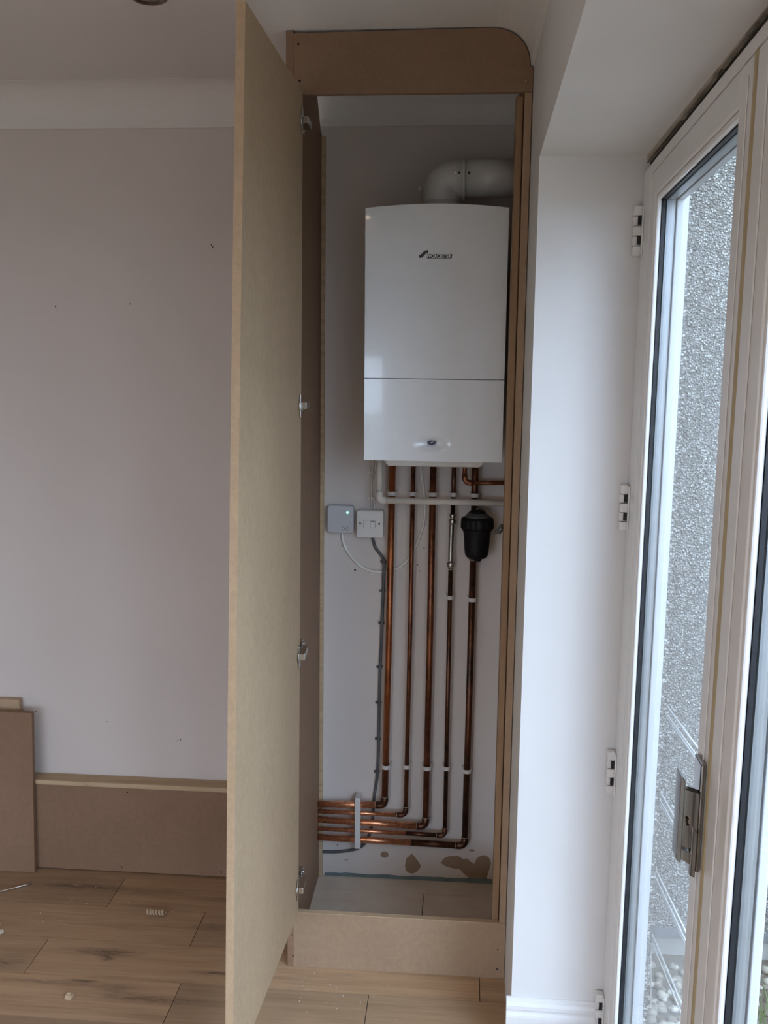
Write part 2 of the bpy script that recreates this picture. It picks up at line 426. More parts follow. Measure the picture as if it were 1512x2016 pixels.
# skirting on the reveal
b = MB(RW); pr = [(0, 0), (-.018, 0), (-.018, .118), (-.0165, .124), (-.011, .129), (-.011, .134), (-.0145, .139), (-.0145, .149), (-.010, .157), (-.004, .161), (-.004, .168), (0, .168)]
b.prism([(.0-dn*-1 if False else -dn, -.013, z) for dn, z in pr], (0, DEP+.013, 0))
struct(b.build('baseboard_right', 'gloss_white', bevel=.0008))
# strip above the door frame: rough plaster and a ragged dark gap
b = MB(RW); n = 90; top = []; bot = []
for i in range(n+1):
    s = .004+(SEND-.008)*i/n; top.append((s, DEP+.004, RZ+.03*s/SEND)); bot.append((s, DEP+.004, 2.2345+tilt(s)+random.uniform(-.006, .005)))
b.prism(top+bot[::-1], (0, .007, 0)); struct(b.build('trim_5', 'rough_plaster'))
b = MB(RW); b.hexa([(.004,DEP+.012,2.205),(SEND-.004,DEP+.012,2.205+tilt(SEND)),(SEND-.004,DEP+.05,2.205+tilt(SEND)),(.004,DEP+.05,2.205),(.004,DEP+.012,2.242),(SEND-.004,DEP+.012,2.242+tilt(SEND)),(SEND-.004,DEP+.05,2.242+tilt(SEND)),(.004,DEP+.05,2.242)])
struct(b.build('trim_6', 'foam'))
# exposed membrane along the foot of the back wall inside the cupboard
b = MB(); ps = [(-.445, 0)]; ps2 = []
for i in range(24):
    x = -.445+.585*i/23; ps2.append((x, D-.004, .010+.006*i/23+random.uniform(-.002, .002)))
b.prism([(-.445, D-.004, .0002), (.14, D-.004, .0002)]+ps2[::-1], (0, .0038, 0)); struct(b.build('trim_7', 'gapstrip'))
# bare patches and marks on the back wall
def patch(pts, name='bare_patch', mat='patch'):
    MB().prism([(x, D-.0006, z) for x, z in pts], (0, .0005, 0)).build(name, mat, wb_)
patch([(-.235+.0145*math.cos(a*.5236), .0874+.0125*math.sin(a*.5236)) for a in range(12)])
patch([(-.1587,.0771),(-.147,.089),(-.1412,.097),(-.130,.086),(-.117,.068),(-.107,.0514),(-.113,.040),(-.1226,.0296),(-.134,.0215),(-.1473,.0225),(-.158,.030),(-.163,.0500)])
patch([(-.0385,.0665),(-.033,.078),(-.0249,.087),(-.008,.0945),(.0206,.0962),(.030,.091),(.0384,.084),(.0523,.0885),(.062,.078),(.0773,.0691),(.083,.085),(.0889,.0942),(.100,.102),(.1131,.1031),(.124,.098),(.1327,.0872),(.1345,.073),(.1317,.0607),(.126,.040),(.1206,.0175),(.0576,.0175),(.041,.031),(.0269,.0473),(.013,.0475),(.0005,.0497),(-.022,.056)])
patch([(.055,.118),(.066,.124),(.078,.119),(.07,.114)])
for x, z in ((-.3429,1.0982),(-.1146,1.1781),(-.1355,1.1211),(-.128,1.10),(-1.4643,.5613),(-.8041,2.1395),(-.8085,2.146),(-.9598,.4743),(-.95,.478),(-1.2115,.5325),(-.365,.062),(-.372,.060),(-.40,.115),(-1.33,1.95),(-1.08,1.96)):
    r = .0022 if z != 1.0982 else .0035
    patch([(x+r*math.cos(a*1.0472), z+r*math.sin(a*1.0472)) for a in range(6)], 'screw_hole', 'screw')
# downlight
dl = thing('downlight', (-.745, 2.345, CZ), 'round brown-rimmed recessed spotlight in the ceiling left of the cupboard door', 'light')
MB().lathe([(.026, -.004), (.028, -.009), (.036, -.010), (.043, -.006), (.045, 0)], (-.745, 2.345, CZ)).build('rim', 'bronze', dl)
MB().lathe([(.0001, -.004), (.026, -.005), (.027, -.0015)], (-.745, 2.345, CZ)).build('lens', 'lens', dl)

# ------------------------------------------------------------------ folding doors
FT = 2.2105     # top of the frame
b = MB(RW)
b.hexa([(.004,DEP,0),(.1,DEP,0),(.1,DEP+.058,0),(.004,DEP+.058,0),(.004,DEP,FT),(.1,DEP,FT+tilt(.1)),(.1,DEP+.058,FT+tilt(.1)),(.004,DEP+.058,FT)])
b.hexa([(.1,DEP,FT-.022+tilt(.1)),(SEND-.004,DEP,FT-.022+tilt(SEND)),(SEND-.004,DEP+.058,FT-.022+tilt(SEND)),(.1,DEP+.058,FT-.022+tilt(.1)),(.1,DEP,FT+tilt(.1)),(SEND-.004,DEP,FT+tilt(SEND)),(SEND-.004,DEP+.058,FT+tilt(SEND)),(.1,DEP+.058,FT+tilt(.1))])
b.box(.1, SEND-.004, DEP, DEP+.058, 0, .03)
b.box(SEND-.05, SEND-.004, DEP, DEP+.058, .03, FT+.05)
fr_ = struct(b.build('trim_8', 'upvc', bevel=.002))
def ring(mb, s0, s1, z0, z1, w, n0, n1, tl=True):
    """rectangular frame of member widths w=(left,right,bottom,top)"""
    l, r, bo, tp = w; T = (lambda s: tilt(s)) if tl else (lambda s: 0)
    def hx(a, c, za, zb, ta, tb):
        mb.hexa([(a,n0,za+(T(a) if ta else 0)),(c,n0,za+(T(c) if ta else 0)),(c,n1,za+(T(c) if ta else 0)),(a,n1,za+(T(a) if ta else 0)),
                 (a,n0,zb+(T(a) if tb else 0)),(c,n0,zb+(T(c) if tb else 0)),(c,n1,zb+(T(c) if tb else 0)),(a,n1,zb+(T(a) if tb else 0))])
    hx(s0, s0+l, z0, z1, False, True); hx(s1-r, s1, z0, z1, False, True)
    hx(s0+l, s1-r, z0, z0+bo, False, False); hx(s0+l, s1-r, z1-tp, z1, True, True)
leaves = [(.1115, .879, .059, .083), (.893, 1.665, .116, .083), (1.679, 2.45, .083, .083), (2.464, 3.265, .083, .083)]
for i, (s0, s1, wl, wr_) in enumerate(leaves):
    z0, z1 = .034, FT-.024; bt = .10; tp = .064
    d = MB(RW); ring(d, s0, s1, z0, z1, (wl-.012, wr_-.012, bt-.012, tp-.012), DEP, DEP+.058)
    leaf = struct(d.build('door_%d' % (i+1), 'upvc', bevel=.003))
    a, c, e, g = s0+wl, s1-wr_, z0+bt, z1-tp
    q = MB(RW); ring(q, a-.0118, c+.0118, e-.0118, g+.0118, (.0112,)*4, DEP+.003, DEP+.0130); q.build('glazing_bead', 'upvc', leaf, bevel=.0035)
    q = MB(RW); ring(q, a-.008, c+.008, e-.008, g+.008, (.009,)*4, DEP+.0132, DEP+.0200); q.build('gasket', 'gasket', leaf)
    q = MB(RW); ring(q, a-.010, c+.010, e-.010, g+.010, (.011,)*4, DEP+.0230, DEP+.0398); q.build('spacer_bar', 'spacer', leaf)
    q = MB(RW); ring(q, a-.0118, c+.0118, e-.0118, g+.0118, (.014,)*4, DEP+.0430, DEP+.0575); q.build('outer_bead', 'upvc_out', leaf, bevel=.002)
    for nn in (DEP+.0202, DEP+.0400):
        q = MB(RW); q.hexa([(a-.009,nn,e-.009),(c+.009,nn,e-.009),(c+.009,nn+.0026,e-.009),(a-.009,nn+.0026,e-.009),(a-.009,nn,g+.009+tilt(a)),(c+.009,nn,g+.009+tilt(c)),(c+.009,nn+.0026,g+.009+tilt(c)),(a-.009,nn+.0026,g+.009+tilt(a))])
        q.build('glass_pane', 'glass', leaf)
    if i < 3:
        q = MB(RW); q.hexa([(s1+.001,DEP-.0012,.034),(s1+.0125,DEP-.0012,.034),(s1+.0125,DEP+.05,.034),(s1+.001,DEP+.05,.034),(s1+.001,DEP-.0012,z1+tilt(s1)),(s1+.0125,DEP-.0012,z1+tilt(s1)),(s1+.0125,DEP+.05,z1+tilt(s1)),(s1+.001,DEP+.05,z1+tilt(s1))])
        q.build('edge_seal', 'seal', leaf)
        q = MB(RW); q.box(s1-.028, s1-.024, DEP-.0025, DEP-.0002, .036, z1-.002); q.build('edge_cover', 'upvc', leaf, bevel=.001)
    if i == 1:
        q = MB(RW); q.box(s0+.052, s0+.058, DEP-.003, DEP-.0002, .036, z1-.002); q.build('edge_cover', 'upvc', leaf, bevel=.001)
    if i == 0:
        leaf0 = leaf
# step on the first leaf's hanging stile
q = MB(RW); q.box(.104, .110, DEP+.006, DEP+.05, .034, FT-.03); q.build('edge_seal', 'gasket', leaf0)
# five-knuckle hinges between jamb and first leaf
for zc in (2.082, 1.4565, .8005, .150):
    h = MB(RW); h.box(.003, .035, DEP-.004, DEP-.0003, zc-.052, zc+.052)
    for k in range(5):
        z_ = zc-.054+k*.0218
        h.box(.000+.004, .022 if k % 2 else .026, DEP-.020, DEP-.0035, z_, z_+.0205)
    h.build('hinge', 'upvc', fr_, bevel=.0022)
    h = MB(RW); h.box(.0224, .0262, DEP-.012, DEP-.0045, zc-.030, zc-.012); h.box(.0224, .0262, DEP-.012, DEP-.0045, zc+.013, zc+.031); h.build('hinge_gap', 'dark', fr_)
# chrome handle on the first leaf's closing stile
hh = MB(RW); hh.box(.829, .874, DEP-.009, DEP-.0003, 1.02, 1.196); han = hh.build('handle', 'chrome', leaf0, bevel=.003)
q = MB(RW); q.prism([(.852, DEP-.040, 1.045), (.852, DEP-.033, 1.040), (.852, DEP-.033, 1.174), (.852, DEP-.040, 1.181)], (.034, 0, 0)); q.build('grip', 'chrome', han, bevel=.0015)
q = MB(RW); q.prism([(.860, DEP-.034, 1.158), (.860, DEP-.0092, 1.150), (.860, DEP-.0092, 1.085), (.860, DEP-.020, 1.098), (.860, DEP-.024, 1.112), (.860, DEP-.034, 1.118)], (.018, 0, 0)); q.prism([(.860, DEP-.034, 1.062), (.860, DEP-.0092, 1.050), (.860, DEP-.0092, 1.030), (.860, DEP-.034, 1.044)], (.018, 0, 0)); q.build('arm', 'chrome', han, bevel=.001)
q = MB(RW); q.box(.866, .871, DEP-.033, DEP-.0095, 1.046, 1.118); q.build('web', 'chrome', han, bevel=.0008)
q = MB(RW); q.tube([RW_ for RW_ in ((.868, DEP-.0095, 1.105), (.868, DEP-.026, 1.103))], .009, 18); q.build('spindle', 'chrome', han)
q = MB(RW); q.prism([(.846, DEP-.0180, 1.018), (.846, DEP-.0092, 1.014), (.846, DEP-.0092, 1.088), (.846, DEP-.0180, 1.100)], (.034, 0, 0)); q.build('lock_cover', 'chrome', han, bevel=.0015)

# ------------------------------------------------------------------ outside
GZ = -.29
b = MB(); b.box(.40, 14, 3.2, 3.4, GZ+.10, 3.4); nb = struct(b.build('wall_outside', 'dash'))
MB().box(.40, 14, 3.175, 3.4, GZ+.085, GZ+.108).build('drip_strip', 'drip', nb)
MB().box(.40, 14, 3.21, 3.39, GZ-.05, GZ+.088).build('smooth_plinth', 'render', nb)
struct(MB().box(-30, 30, -30, 30, GZ-.1, GZ).build('ground', 'soil'))
MB().box(4.2, 4.4, -2.5, 3.2, GZ, 3.6).build('sky_blocker_wall', 'render', nb)  # unseen wall added outside to hold back low sky light
b = MB()
for i in range(2400):
    x = .50+random.random()**1.2*1.3; y_ = 1.7+random.random()*1.5; r = random.uniform(.010, .024)
    if x < RW(((YR-y_), OUT+.02, 0)).x+r: continue
    if y_ > 3.17-r: continue
    b.ball((x, y_, GZ+r*.45), r, 1, (1, random.uniform(.7, 1), random.uniform(.5, .75)), Matrix.Rotation(random.random()*3.14, 4, 'Z'))
tag(b.build('pebbles', 'pebble', smooth=True), 'loose buff garden pebbles along the pebble-dashed wall outside', 'pebbles', kind='stuff')
b = MB()
for i in range(160):
    x = 1.02+random.gauss(0, .10); y_ = 2.78+random.gauss(0, .12); h = random.uniform(.03, .10); a = random.random()*6.28; w = .0022
    lx, ly = random.gauss(0, .02), random.gauss(0, .02)
    b.prism([(x-w*math.cos(a), y_-w*math.sin(a), GZ+.005), (x+w*math.cos(a), y_+w*math.sin(a), GZ+.005), (x+lx, y_+ly, GZ+h)], (.0006, .0006, 0))
tag(b.build('grass', 'grass'), 'tuft of green grass growing between the pebbles outside', 'grass', kind='stuff')
# wire rack
rk = thing('wire_rack', (.62, 2.6, GZ), 'white wire rack with four tiers of rails outside behind the first glass door', 'rack')
for (xe, ze, cnt) in ((.6238, .777, 3), (.6235, .4956, 3), (.6262, .2366, 3), (.6400, -.0112, 2)):
    dzs = (0, -.025, -.036) if cnt == 3 else (0, -.028)
    for dz in dzs:
        b = MB(); b.tube([(xe, 2.9, ze+dz), (xe+.0573*.78, 2.12, ze+dz)], .0032, 8); b.build('rail', 'wire', rk)
for yy in (2.902, 2.118):
    dx = .0573*(2.9-yy); b = MB(); b.tube([(.625+dx, yy, .78), (.640+dx, yy, -.02), (.655+dx, yy, GZ)], .0024, 8); b.build('post', 'wire', rk)
tag(MB().box(.640, .652, 2.37, 2.382, .772, .83).build('clothes_peg', 'peg', bevel=.002), 'small lilac plastic peg on the top rail of the white rack', 'peg')

# ------------------------------------------------------------------ boiler cupboard
cup = thing('boiler_cupboard', (-.16, CF, 0), 'tall unpainted MDF cupboard in the corner, its door wide open', 'cupboard')
# left side panel, notched round the coving, leaning a few millimetres
def sx(z): return -.4829+(-.4698+.4829)*z/2.6177
T = .0182
b = MB(); prof = [(CF, 0), (D-.001, 0), (D-.001, 2.475), (D-.030, 2.485), (D-.075, 2.535), (D-.118, 2.585), (D-.125, 2.6185), (CF, 2.6185)]
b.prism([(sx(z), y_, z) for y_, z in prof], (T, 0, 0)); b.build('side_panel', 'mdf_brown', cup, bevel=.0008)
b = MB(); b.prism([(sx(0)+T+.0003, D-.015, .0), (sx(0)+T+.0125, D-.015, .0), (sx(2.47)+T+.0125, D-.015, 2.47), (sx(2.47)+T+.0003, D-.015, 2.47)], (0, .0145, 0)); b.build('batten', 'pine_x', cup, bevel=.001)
# right side panel, batten
b = MB(); prof = [(CF+.0185, 0), (D-.001, 0), (D-.001, 2.48), (D-.12, 2.50), (D-.13, 2.53), (CF+.0185, 2.53), (CF+.0185, 2.463), (CF, 2.463), (CF, .1756), (CF+.0185, .1756)]
b.prism([(.1405, y_, z) for y_, z in prof], (.0185, 0, 0)); b.build('side_panel', 'mdf', cup, bevel=.0008)
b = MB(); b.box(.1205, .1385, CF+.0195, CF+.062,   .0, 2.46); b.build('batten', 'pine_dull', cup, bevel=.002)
# header board cut round the coving
xr = .1600
pts = [(-.4512, 2.4637), (xr, 2.4637), (xr, 2.519), (.1515, 2.5270)]
for k in range(1, 10):
    a = math.pi/2*k/9; pts.append((.0640+(.0875)*math.cos(a), 2.5270+.0880*math.sin(a)+random.uniform(-.0012, .0012)))
pts += [(.062, 2.6180), (-.4512, 2.6120)]
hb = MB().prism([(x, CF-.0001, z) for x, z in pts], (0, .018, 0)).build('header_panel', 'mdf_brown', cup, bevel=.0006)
# plinth board
pl = MB().hexa([(-.4645,CF,0),(.1597,CF,0),(.1597,CF+.018,0),(-.4645,CF+.018,0),(-.4638,CF,.175),(.1597,CF,.175),(.1597,CF+.018,.175),(-.4638,CF+.018,.175)]).build('plinth_panel', 'mdf', cup, bevel=.0008)
MB().box(-.4630, .1390, CF+.0003, CF+.0178, .1748, .1762).build('top_edge', 'mdf_edge', pl)
def screw(x, z, par, r=.0030, m='screw'):
    MB().lathe([(r, 0), (r, -.0006), (r*.5, -.0012)], (x, CF-.0002, z), 'y', 12).build('screw', m, par)
screw(-.438, 2.586, hb); screw(-.435, 2.497, hb); screw(.1420, 2.490, hb, .0026, 'steel')
for x, z in ((-.471+.004, .103), (-.466, .034), (.139, .030), (.139, .093)): screw(x, z, pl, .0024)
# open door (slightly bowed and leaning), hinged on the left side panel
bf, bn, tf, tn_ = (-.4490, 2.598, .176), (-.4860, 1.927, .176), (-.4262, 2.596, 2.4690), (-.4300, 1.948, 2.4690)
def off(a, c):  # unit normal to the door plan, pointing left
    dx, dy = c[0]-a[0], c[1]-a[1]; L = math.hypot(dx, dy); return (dy/L, -dx/L)
nb_, nt_ = off(bf, bn), off(tf, tn_)
DT = .018
b = MB(); 
def sh(p, n_): return (p[0]+n_[0]*DT*(1 if n_[0] < 0 else -1), p[1]+n_[1]*DT*(1 if n_[0] < 0 else -1), p[2])
L_ = [sh(bf, nb_), sh(bn, nb_), sh(tn_, nt_), sh(tf, nt_)]
NS = 16; v = []
import itertools
def lerp(a, c, t_): return tuple(a[i]*(1-t_)+c[i]*t_ for i in range(3))
prev = None
for k in range(NS+1):
    t_ = k/NS; bow = .0025*math.sin(math.pi*t_)
    q = [lerp(bf, tf, t_), lerp(bn, tn_, t_), lerp(L_[1], L_[2], t_), lerp(L_[0], L_[3], t_)]
    q[1] = (q[1][0]-bow, q[1][1], q[1][2]); q[2] = (q[2][0]-bow, q[2][1], q[2][2])
    cur = [b.bm.verts.new(p) for p in q]
    if prev is None: b.bm.faces.new(cur[::-1])
    else:
        for j in range(4): b.bm.faces.new([prev[j], prev[(j+1) % 4], cur[(j+1) % 4], cur[j]])
    prev = cur
b.bm.faces.new(prev)
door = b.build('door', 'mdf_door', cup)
door.data.materials.append(M['mdf_edge'])
for p in door.data.polygons:
    if p.normal.y < -.8 : p.material_index = 1
def doorx(z): t_ = (z-.176)/2.293; return -.4490+(.4490-.4262)*t_
# concealed hinges: mounting wing plate on the side panel, arm, cup flange on the door
for zc, v_ in ((2.395, 0), (1.668, 0), (.968, 1), (.262, 1)):
    x = doorx(zc); y_ = CF-.024
    h = MB(); h.box(x+.0004, x+.0044, y_-.009, y_+.009, zc-.031, zc+.031)
    h.lathe([(.0175, 0), (.0175, .0035), (.012, .0035)], (x, y_-.001, zc), 'x', 24)
    hg = h.build('hinge', 'steel', door, bevel=.0012)
    dz = .016 if v_ else -.006
    q = MB(); q.hexa([(x+.005,y_-.006,zc-.009),(x+.019,y_-.006,zc-.009),(x+.019,CF+.030,zc-.009+dz*.5),(x-.006,CF+.030,zc-.009+dz*.5),(x+.005,y_-.006,zc+.009),(x+.019,y_-.006,zc+.009),(x+.019,CF+.030,zc+.009+dz*.5),(x-.006,CF+.030,zc+.009+dz*.5)])
    q.build('hinge_arm', 'steel', door, bevel=.0015)
    zq = zc+dz; sxx = sx(zc)+T
    q = MB(); q.box(sxx+.0003, sxx+.0030, CF+.026, CF+.042, zq-.030, zq+.030)
    q.box(sxx+.0030, sxx+.020, CF+.0305, CF+.062, zq-.011, zq+.011)
    q.lathe([(.0045, 0), (.0045, .006), (.002, .007)], (sxx+.003, CF+.034, zq+.022), 'x', 12); q.lathe([(.0045, 0), (.0045, .006), (.002, .007)], (sxx+.003, CF+.034, zq-.022), 'x', 12)
    q.build('mounting_plate', 'steel', cup, bevel=.0008)
    q = MB(); q.lathe([(.0055, 0), (.0055, .004), (.002, .005)], (sxx+.020, CF+.050, zq), 'x', 14); q.build('screw', 'nickel', cup)
# grey knob on the right batten
kb = MB(); kb.lathe([(.008, 0), (.012, .002), (.013, .011), (.010, .015), (.0065, .021), (.006, .028)], (0, 0, 0), 'x', 20)
for v in kb.bm.verts:
    x, z = v.co.x, v.co.z; v.co.x, v.co.z = -x*.8, z-x*.55
    v.co += Vector((.1190, CF+.040, 1.337))
tag(kb.build('door_catch', flat('dark_grey_metal', (.13, .13, .135), .35, .6)), 'small grey rounded catch fixed to the right-hand timber beside the black filter', 'catch')

# ------------------------------------------------------------------ boiler
bx0, bx1, bz0, bz1 = -.2822, .1178, 1.5011, 2.2093; cxb = (bx0+bx1)/2
boi = thing('boiler', (cxb, BF+.16, bz0), 'white wall-hung gas boiler with curved top in the open cupboard', 'boiler')
def arch(x): u = (x-cxb)/.2; return bz1+.0112*(1-u*u)
def bulge(x): u = (x-cxb)/.2; return -.0028*(1-u*u)
NB = 32
xs = [bx0+(bx1-bx0)*i/NB for i in range(NB+1)]
b = MB(); b.prism([(bx0+.004, BF+.028, bz0+.012), (bx1-.004, BF+.028, bz0+.012)]+[(x, BF+.028, arch(x)-.004) for x in xs[::-1] if bx0+.004 <= x <= bx1-.004], (0, D-.004-BF-.028, 0))
b.build('casing', 'boiler', boi, bevel=.002)
b = MB(); ZS = 1.7370
def shell(zlo, zhi_fn, nz, dfn):
    g = [[None]*(NB+1) for _ in range(nz+1)]
    nx = NB
    F = [[b.bm.verts.new((x, BF+bulge(x)+dfn(x, zlo+(zhi_fn(x)-zlo)*j/nz), zlo+(zhi_fn(x)-zlo)*j/nz)) for x in xs2] for j in range(nz+1)]
    for j in range(nz):
        for i in range(len(xs2)-1):
            f = b.bm.faces.new([F[j][i], F[j][i+1], F[j+1][i+1], F[j+1][i]]); f.smooth = True
    Bk = [[b.bm.verts.new((x, BF+.0275, z_)) for x, z_ in ((xs2[0], zlo), (xs2[-1], zlo))]]
    # side walls
    border = [F[0][i] for i in range(len(xs2))]+[F[j][-1] for j in range(1, nz+1)]+[F[nz][i] for i in range(len(xs2)-2, -1, -1)]+[F[j][0] for j in range(nz-1, 0, -1)]
    border = [b.bm.verts.new(v.co.copy()) for v in border]
    back = [b.bm.verts.new((v.co.x, BF+.0275, v.co.z)) for v in border]
    for v in Bk[0]: b.bm.verts.remove(v)
    n = len(border)
    for i in range(n): b.bm.faces.new([border[i], border[(i+1) % n], back[(i+1) % n], back[i]])
    b.bm.faces.new(back)
xs2 = xs
shell(ZS+.0012, arch, 24, lambda x, z: 0)
b.build('upper_front_panel', 'boiler', boi)
b = MB(); xs2 = [bx0+(bx1-bx0)*i/96 for i in range(97)]
def dish(x, z):
    r = math.hypot((x+.0860)/.056, (z-1.5535)/.027)
    if r > 1: return 0
    return .011*(0.5+.5*math.cos(math.pi*r))**.7
shell(bz0, lambda x: ZS-.0012, 80, dish)
lowp = b.build('lower_front_flap', 'boiler', boi)
b = MB(); yb_ = BF+bulge(-.0855)
b.prism([(-.0855+.0132*math.cos(a*.2618), yb_+.0015, 1.5545+.0062*math.sin(a*.2618)) for a in range(24)], (0, .008, 0)); bd = b.build('badge', 'navy', lowp, bevel=.0006)
# emblem on the badge: a small pale swoosh
b = MB(); b.prism([(-.0925, yb_+.0005, 1.5535), (-.088, yb_+.0005, 1.5535), (-.0835, yb_+.0005, 1.5568), (-.079, yb_+.0005, 1.5568), (-.079, yb_+.0005, 1.5578), (-.0845, yb_+.0005, 1.5578), (-.0888, yb_+.0005, 1.5546), (-.0925, yb_+.0005, 1.5546)], (0, .0009, 0)); b.build('emblem', 'logo_light', lowp)
# underside tray
b = MB(); z0 = 1.4805
b.hexa([(-.215,BF+.035,z0),(.055,BF+.035,z0),(.055,BF+.25,z0),(-.215,BF+.25,z0),(-.240,BF+.029,bz0+.011),(.085,BF+.029,bz0+.011),(.085,BF+.30,bz0+.011),(-.240,BF+.30,bz0+.011)])
b.build('underside_tray', 'boiler_grey', boi, bevel=.006)
# lettering and swoosh
def put_text(me, name, mat, x, y_, z, par, sxs=1., szs=1.):
    for v in me.vertices:
        a, c, d = v.co; v.co = (a*sxs, -d, c*szs)
    me.materials.clear(); me.materials.append(M[mat])
    o = bpy.data.objects.new(name, me); COL.objects.link(o); o.parent = par; o.location = Vector((x, y_, z))-wloc(par); return o
yl = BF+bulge(-.07)
put_text(text_mesh('WORCESTER', .0142, .0003, .00030, 1.03), 'lettering', 'logo_light', -.1085, yl-.0016, 2.0742, boi, .80, .92)
b = MB(); b.prism([(-.1075, yl-.0007, 2.0725), (-.0385, yl-.0007, 2.0725), (-.0370, yl-.0007, 2.0842), (-.1085, yl-.0007, 2.0842)], (0, .0006, 0)); b.build('lettering_backing', flat('logo_backing', (.045, .04, .045), .4), boi)
b = MB(); yy = yl-.0012
b.prism([(-.1302,yy,2.0745),(-.1302,yy,2.0815),(-.1265,yy,2.0815),(-.1150,yy,2.0930),(-.1085,yy,2.0945),(-.1040,yy,2.0945),(-.1040,yy,2.0885),(-.1060,yy,2.0870),(-.1100,yy,2.0865),(-.1200,yy,2.0755),(-.1240,yy,2.0738)], (0, .0008, 0)); b.build('swoosh', 'logo_dark', boi)

# flue
FY = D-.17; fxc = -.0745; R_ = .0535
flu = thing('flue_pipe', (fxc, FY, 2.21), 'fat white flue pipe with elbow rising from the boiler top to the right', 'flue')
MB().lathe([(.062, 2.2170), (.062, 2.228), (.056, 2.231), (.056, 2.250)], (fxc, FY, 0), seg=40).build('collar', 'flue', flu)
pts = [(fxc, FY, 2.2375), (fxc, FY, 2.250)]
rb = .036; pts.append((fxc, FY, 2.3136-rb-.004))
for k in range(0, 13):
    a = math.pi/2*k/12; pts.append((fxc+rb*(1-math.cos(a)), FY, 2.3136-rb+rb*math.sin(a)))
pts.append((-.006, FY, 2.313+.0006))
MB().tube(pts, R_, 40).build('elbow', 'flue', flu)
MB().lathe([(.0535, -.0075), (.0585, -.007), (.0590, .0), (.0560, .003)], (-.0075, FY, 2.3135), 'x', 40).build('joint_ring', 'flue', flu)
MB().lathe([(.0525, -.004), (.0525, .1445)], (-.0, FY, 2.3145), 'x', 40).build('horizontal_section', 'flue', flu)
for x, m in ((-.0235, 'screw'), (.0045, 'screw'), (-.035, 'steel')):
    MB().lathe([(.0035, 0), (.0035, .0035), (.001, .005)], (x, 0, 0), 'y', 12)
    q = MB(); q.tube([(x, FY-.0525, 2.322), (x, FY-.0555, 2.322)], .0033, 12); q.build('screw', m, flu)
q = MB(); q.tube([(-.124, FY, 2.282), (-.136, FY, 2.284), (-.1361, FY, 2.284), (-.142, FY, 2.2845)], [.006, .006, .0085, .0085], 14); q.build('test_point', 'flue', flu)
q = MB(); q.tube([(-.1265, FY-.01, 2.246), (-.133, FY-.01, 2.247)], .005, 12); q.build('collar_screw', 'flue', flu)

# ------------------------------------------------------------------ copper pipes
PY = D-.035
def pipe_thing(label, name='copper_pipe', loc=(0,0,0), group=None): return thing(name, loc, label, 'pipe', group)
specs = [ # top x, z, bottom x, horizontal z left, z right, radius, tones
 (-.2190, -.2335, .2806, .2870, .011, 'cu1', 'first and leftmost of the five upright copper pipes, bright orange, turning left highest'),
 (-.1520, -.1612, .2546, .2546, .0075, 'cu2', 'second upright copper pipe from the left, thin, turning left below the first'),
 (-.0882, -.0930, .2248, .2175, .011, 'cu2', 'third and middle upright copper pipe, thick and brown, turning left at the base')]
for x1, x2, hl, hr, r, m, lab in specs:
    p = pipe_thing(lab, loc=(x2, PY, hr))
    MB().tube([(x1, PY, 1.49), (x1*.5+x2*.5+.0015, PY, .9), (x2, PY, hr+.028)], r, 18).build('upright_length', m, p)
    MB().tube([(-.4685, PY, hl), (x2-.028, PY, hr)], r, 18).build('horizontal_length', 'cuh', p)
    e = [(x2-.030, PY, hr), (x2-.018, PY, hr)]+[(x2-.018+.018*math.sin(a*.2618), PY, hr+.018-.018*math.cos(a*.2618)) for a in range(1, 7)]+[(x2, PY, hr+.032)]
    MB().tube(e, r+.0013, 18).build('elbow', 'cud', p)
    for a, c in (((x2-.0315, PY, hr), (x2-.0295, PY, hr)), ((x2, PY, hr+.031), (x2, PY, hr+.0335))): MB().tube([a, c], r+.0020, 18).build('solder_ring', 'solder', p)
# fourth: interrupted by the braided filling loop
x1, x2, hl, hr, r = -.0215, -.0268, .1911, .1874, .0075
p = pipe_thing('thin dark upright copper pipe below the silver filling loop, turning left at the base', loc=(x2, PY, hr))
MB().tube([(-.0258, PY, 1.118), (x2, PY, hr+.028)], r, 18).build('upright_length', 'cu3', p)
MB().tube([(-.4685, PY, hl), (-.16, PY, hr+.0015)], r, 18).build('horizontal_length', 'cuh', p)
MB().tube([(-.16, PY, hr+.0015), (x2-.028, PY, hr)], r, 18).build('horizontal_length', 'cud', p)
e = [(x2-.028, PY, hr), (x2-.015, PY, hr)]+[(x2-.015+.015*math.sin(a*.2618), PY, hr+.015-.015*math.cos(a*.2618)) for a in range(1, 7)]+[(x2, PY, hr+.028)]
MB().tube(e, r+.0013, 18).build('elbow', 'cud', p)
for a, c in (((x2-.0295, PY, hr), (x2-.0275, PY, hr)), ((x2, PY, hr+.027), (x2, PY, hr+.0295))): MB().tube([a, c], r+.0020, 18).build('solder_ring', 'solder', p)
p = pipe_thing('short thin copper pipe dropping from the boiler to the silver filling loop', loc=(x1, PY, 1.29))
MB().tube([(x1, PY, 1.49), (-.0225, PY, 1.300)], r, 18).build('upright_length', 'cu3', p)
